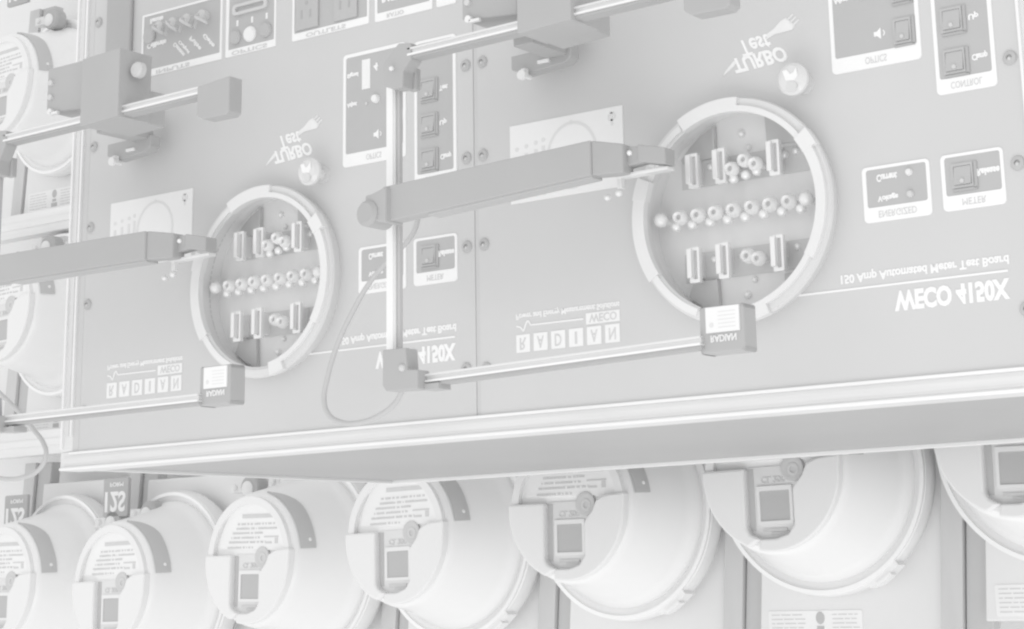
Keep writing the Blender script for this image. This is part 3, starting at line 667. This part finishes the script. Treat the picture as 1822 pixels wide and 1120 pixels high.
    # end stop
    bm = new(); prism(bm, [(0.396, 0.150 + d*0.5), (0.409, 0.141 + d*0.5), (0.466, 0.140 + d*0.5), (0.474, 0.146 + d*0.5), (0.474, 0.208 + d*0.5), (0.396, 0.202 + d*0.5)], -0.272, -0.240, 0.002)
    add('end_stop', bm, M_dark)
    # sensor block at the foot of the ring
    bm = new(); prism(bm, rrect(0.3775, 0.4500, -0.3450, -0.2785, 0.004), -0.232, -0.195, 0.003); sb = add('sensor_block', bm, M_dark)
    bm = new(); box(bm, 0.3895, 0.4440, -0.3165, -0.2805, -0.2345, -0.2318); sl = add('block_label', bm, M_paper, sb)
    bm = new(); cyl(bm, 0.3990, -0.306, 0.0035, -0.2352, -0.2342, 12)
    for k in range(5): box(bm, 0.410, 0.438, -0.3105 + k * 0.0055, -0.3095 + k * 0.0055, -0.2349, -0.2343)
    add('label_print', bm, M_channel, sb)
    w_ = letters('RADIAN', 0.3960 + off, 0.4380 + off, -0.3300, -0.3200, -0.2322, M_softwhite, sb, 'lettering', 0.03)
    # long arm
    P0, P1, h0, h1 = arm
    bm = new(); beam(bm, P0, P1, h0, 0.030, 0.002, h1); am = add('pickup_arm', bm, M_dark)
    lo0 = (P0[0] + 0.06, P0[1] + 0.2069 * (P1[1] - P0[1]) - h0 / 2 - 0.0005, P0[2] + 0.2069 * (P1[2] - P0[2]) + 0.006); lo1 = (P1[0] - 0.002, P1[1] - h1 / 2 - 0.0005, P1[2] + 0.006)
    bm = new(); beam(bm, lo0, lo1, 0.006, 0.03, 0.001); add('arm_channel', bm, M_field, am)
    bm = new(); prism(bm, [(P0[0] - 0.030, P0[1] - 0.022), (P0[0] + 0.012, P0[1] - h0 / 2 - 0.002), (P0[0] + 0.012, P0[1] + h0 / 2 - 0.002), (P0[0] - 0.018, P0[1] + h0 / 2 - 0.010), (P0[0] - 0.030, P0[1] + 0.018)], P0[2] - 0.022, P0[2] + 0.022, 0.003)
    add('arm_end_block', bm, M_dark, am)
    bm = new(); lathe(bm, [(0, P0[2] - 0.03), (0.016, P0[2] - 0.03), (0.021, P0[2] - 0.024), (0.021, P0[2] + 0.02), (0, P0[2] + 0.02)], P0[0] - 0.024, P0[1] - 0.012, 28); add('arm_hinge', bm, M_darker, am, True)
    c = P1[1] + 0.009
    bm = new(); beam(bm, (P1[0], P1[1], P1[2] + 0.004), (P1[0] + 0.040, c - 0.010, P1[2] + 0.032), h1, 0.03, 0.002, 0.046)
    prism(bm, [(P1[0] + 0.025, c + 0.012), (P1[0] + 0.070, c + 0.008), (P1[0] + 0.070, c - 0.018), (P1[0] + 0.025, c - 0.022)], P1[2] + 0.03, P1[2] + 0.055, 0.002)
    beam(bm, (P1[0] + 0.060, c - 0.003, P1[2] + 0.042), (P1[0] + 0.106, c - 0.013, P1[2] + 0.050), 0.027, 0.03, 0.002)
    add('reader_head', bm, M_darker, am)
    bm = new(); ball(bm, P1[0] + 0.045, c - 0.001, P1[2] + 0.028, 0.0045); add('head_screw', bm, M_white, am, True)
    bm = new(); beam(bm, (P1[0] + 0.012, c - 0.033, P1[2] + 0.045), (P1[0] + 0.104, c - 0.030, P1[2] + 0.055), 0.0055, 0.02, 0.001)
    box(bm, P1[0] + 0.012, P1[0] + 0.020, c - 0.052, c - 0.032, P1[2] + 0.04, P1[2] + 0.05, 0.001); ball(bm, P1[0] + 0.012, c - 0.058, P1[2] + 0.045, 0.006); ball(bm, P1[0] - 0.010, c - 0.062, P1[2] + 0.045, 0.0055)
    add('spring_clip', bm, M_ringlight, am)
    if first: return t
    return t
armR = ((-0.150, -0.0690, -0.290), (0.140, -0.0095, -0.132), 0.0570, 0.0560)
armL = ((-0.150, -0.0640, -0.290), (0.138, -0.0260, -0.132), 0.0520, 0.0540)
make_rig(0.0, 0.012, armL, None, 'left rail positioner with dark motor housing, arm ending at the left panel socket', '', True)
make_rig(1.0, 0.0, armR, None, 'right rail positioner with full upright rail, arm ending at the right panel socket', '', False)

# ------------------------------------------------------------------ cables
def cable(off, pts, r, lab):
    cu = bpy.data.curves.new('c', 'CURVE'); cu.dimensions = '3D'; cu.bevel_depth = r * S; cu.bevel_resolution = 3; cu.resolution_u = 8
    sp = cu.splines.new('BEZIER'); sp.bezier_points.add(len(pts) - 1)
    for b, p in zip(sp.bezier_points, pts):
        b.co = V(p[0] + off, p[1], p[2]); b.handle_left_type = b.handle_right_type = 'AUTO'
    o = bpy.data.objects.new('c', cu); C.objects.link(o); bpy.context.view_layer.update()
    me = bpy.data.meshes.new_from_object(o.evaluated_get(bpy.context.evaluated_depsgraph_get())); bpy.data.objects.remove(o); bpy.data.curves.remove(cu)
    me.materials.clear(); me.materials.append(M_cable)
    for p in me.polygons: p.use_smooth = True
    o = bpy.data.objects.new('cable', me); C.objects.link(o); tag(o, lab, 'cable', 'thin looping sensor cables')
PR = [(-0.246, -0.045, -0.10), (-0.258, -0.073, -0.10), (-0.302, -0.106, -0.10), (-0.352, -0.144, -0.10), (-0.396, -0.197, -0.10), (-0.428, -0.247, -0.10), (-0.449, -0.298, -0.10),
      (-0.457, -0.341, -0.10), (-0.446, -0.364, -0.10), (-0.423, -0.377, -0.10), (-0.376, -0.382, -0.10), (-0.327, -0.371, -0.10), (-0.296, -0.353, -0.10), (-0.280, -0.331, -0.10)]
cable(1.0, PR, 0.0046, 'thin dark cable looping below the upright rail onto the left panel')
PL = [(-0.46, -0.13, -0.10), (-0.40, -0.20, -0.10), (-0.315, -0.261, -0.10), (-0.253, -0.303, -0.10), (-0.209, -0.339, -0.10), (-0.178, -0.368, -0.10), (-0.170, -0.389, -0.10), (-0.188, -0.415, -0.10), (-0.236, -0.428, -0.10), (-0.277, -0.429, -0.10), (-0.33, -0.42, -0.10), (-0.38, -0.40, -0.10)]
cable(0.0, PL, 0.0046, 'thin dark cable hanging in a loop at the lower left edge, below the left rail')
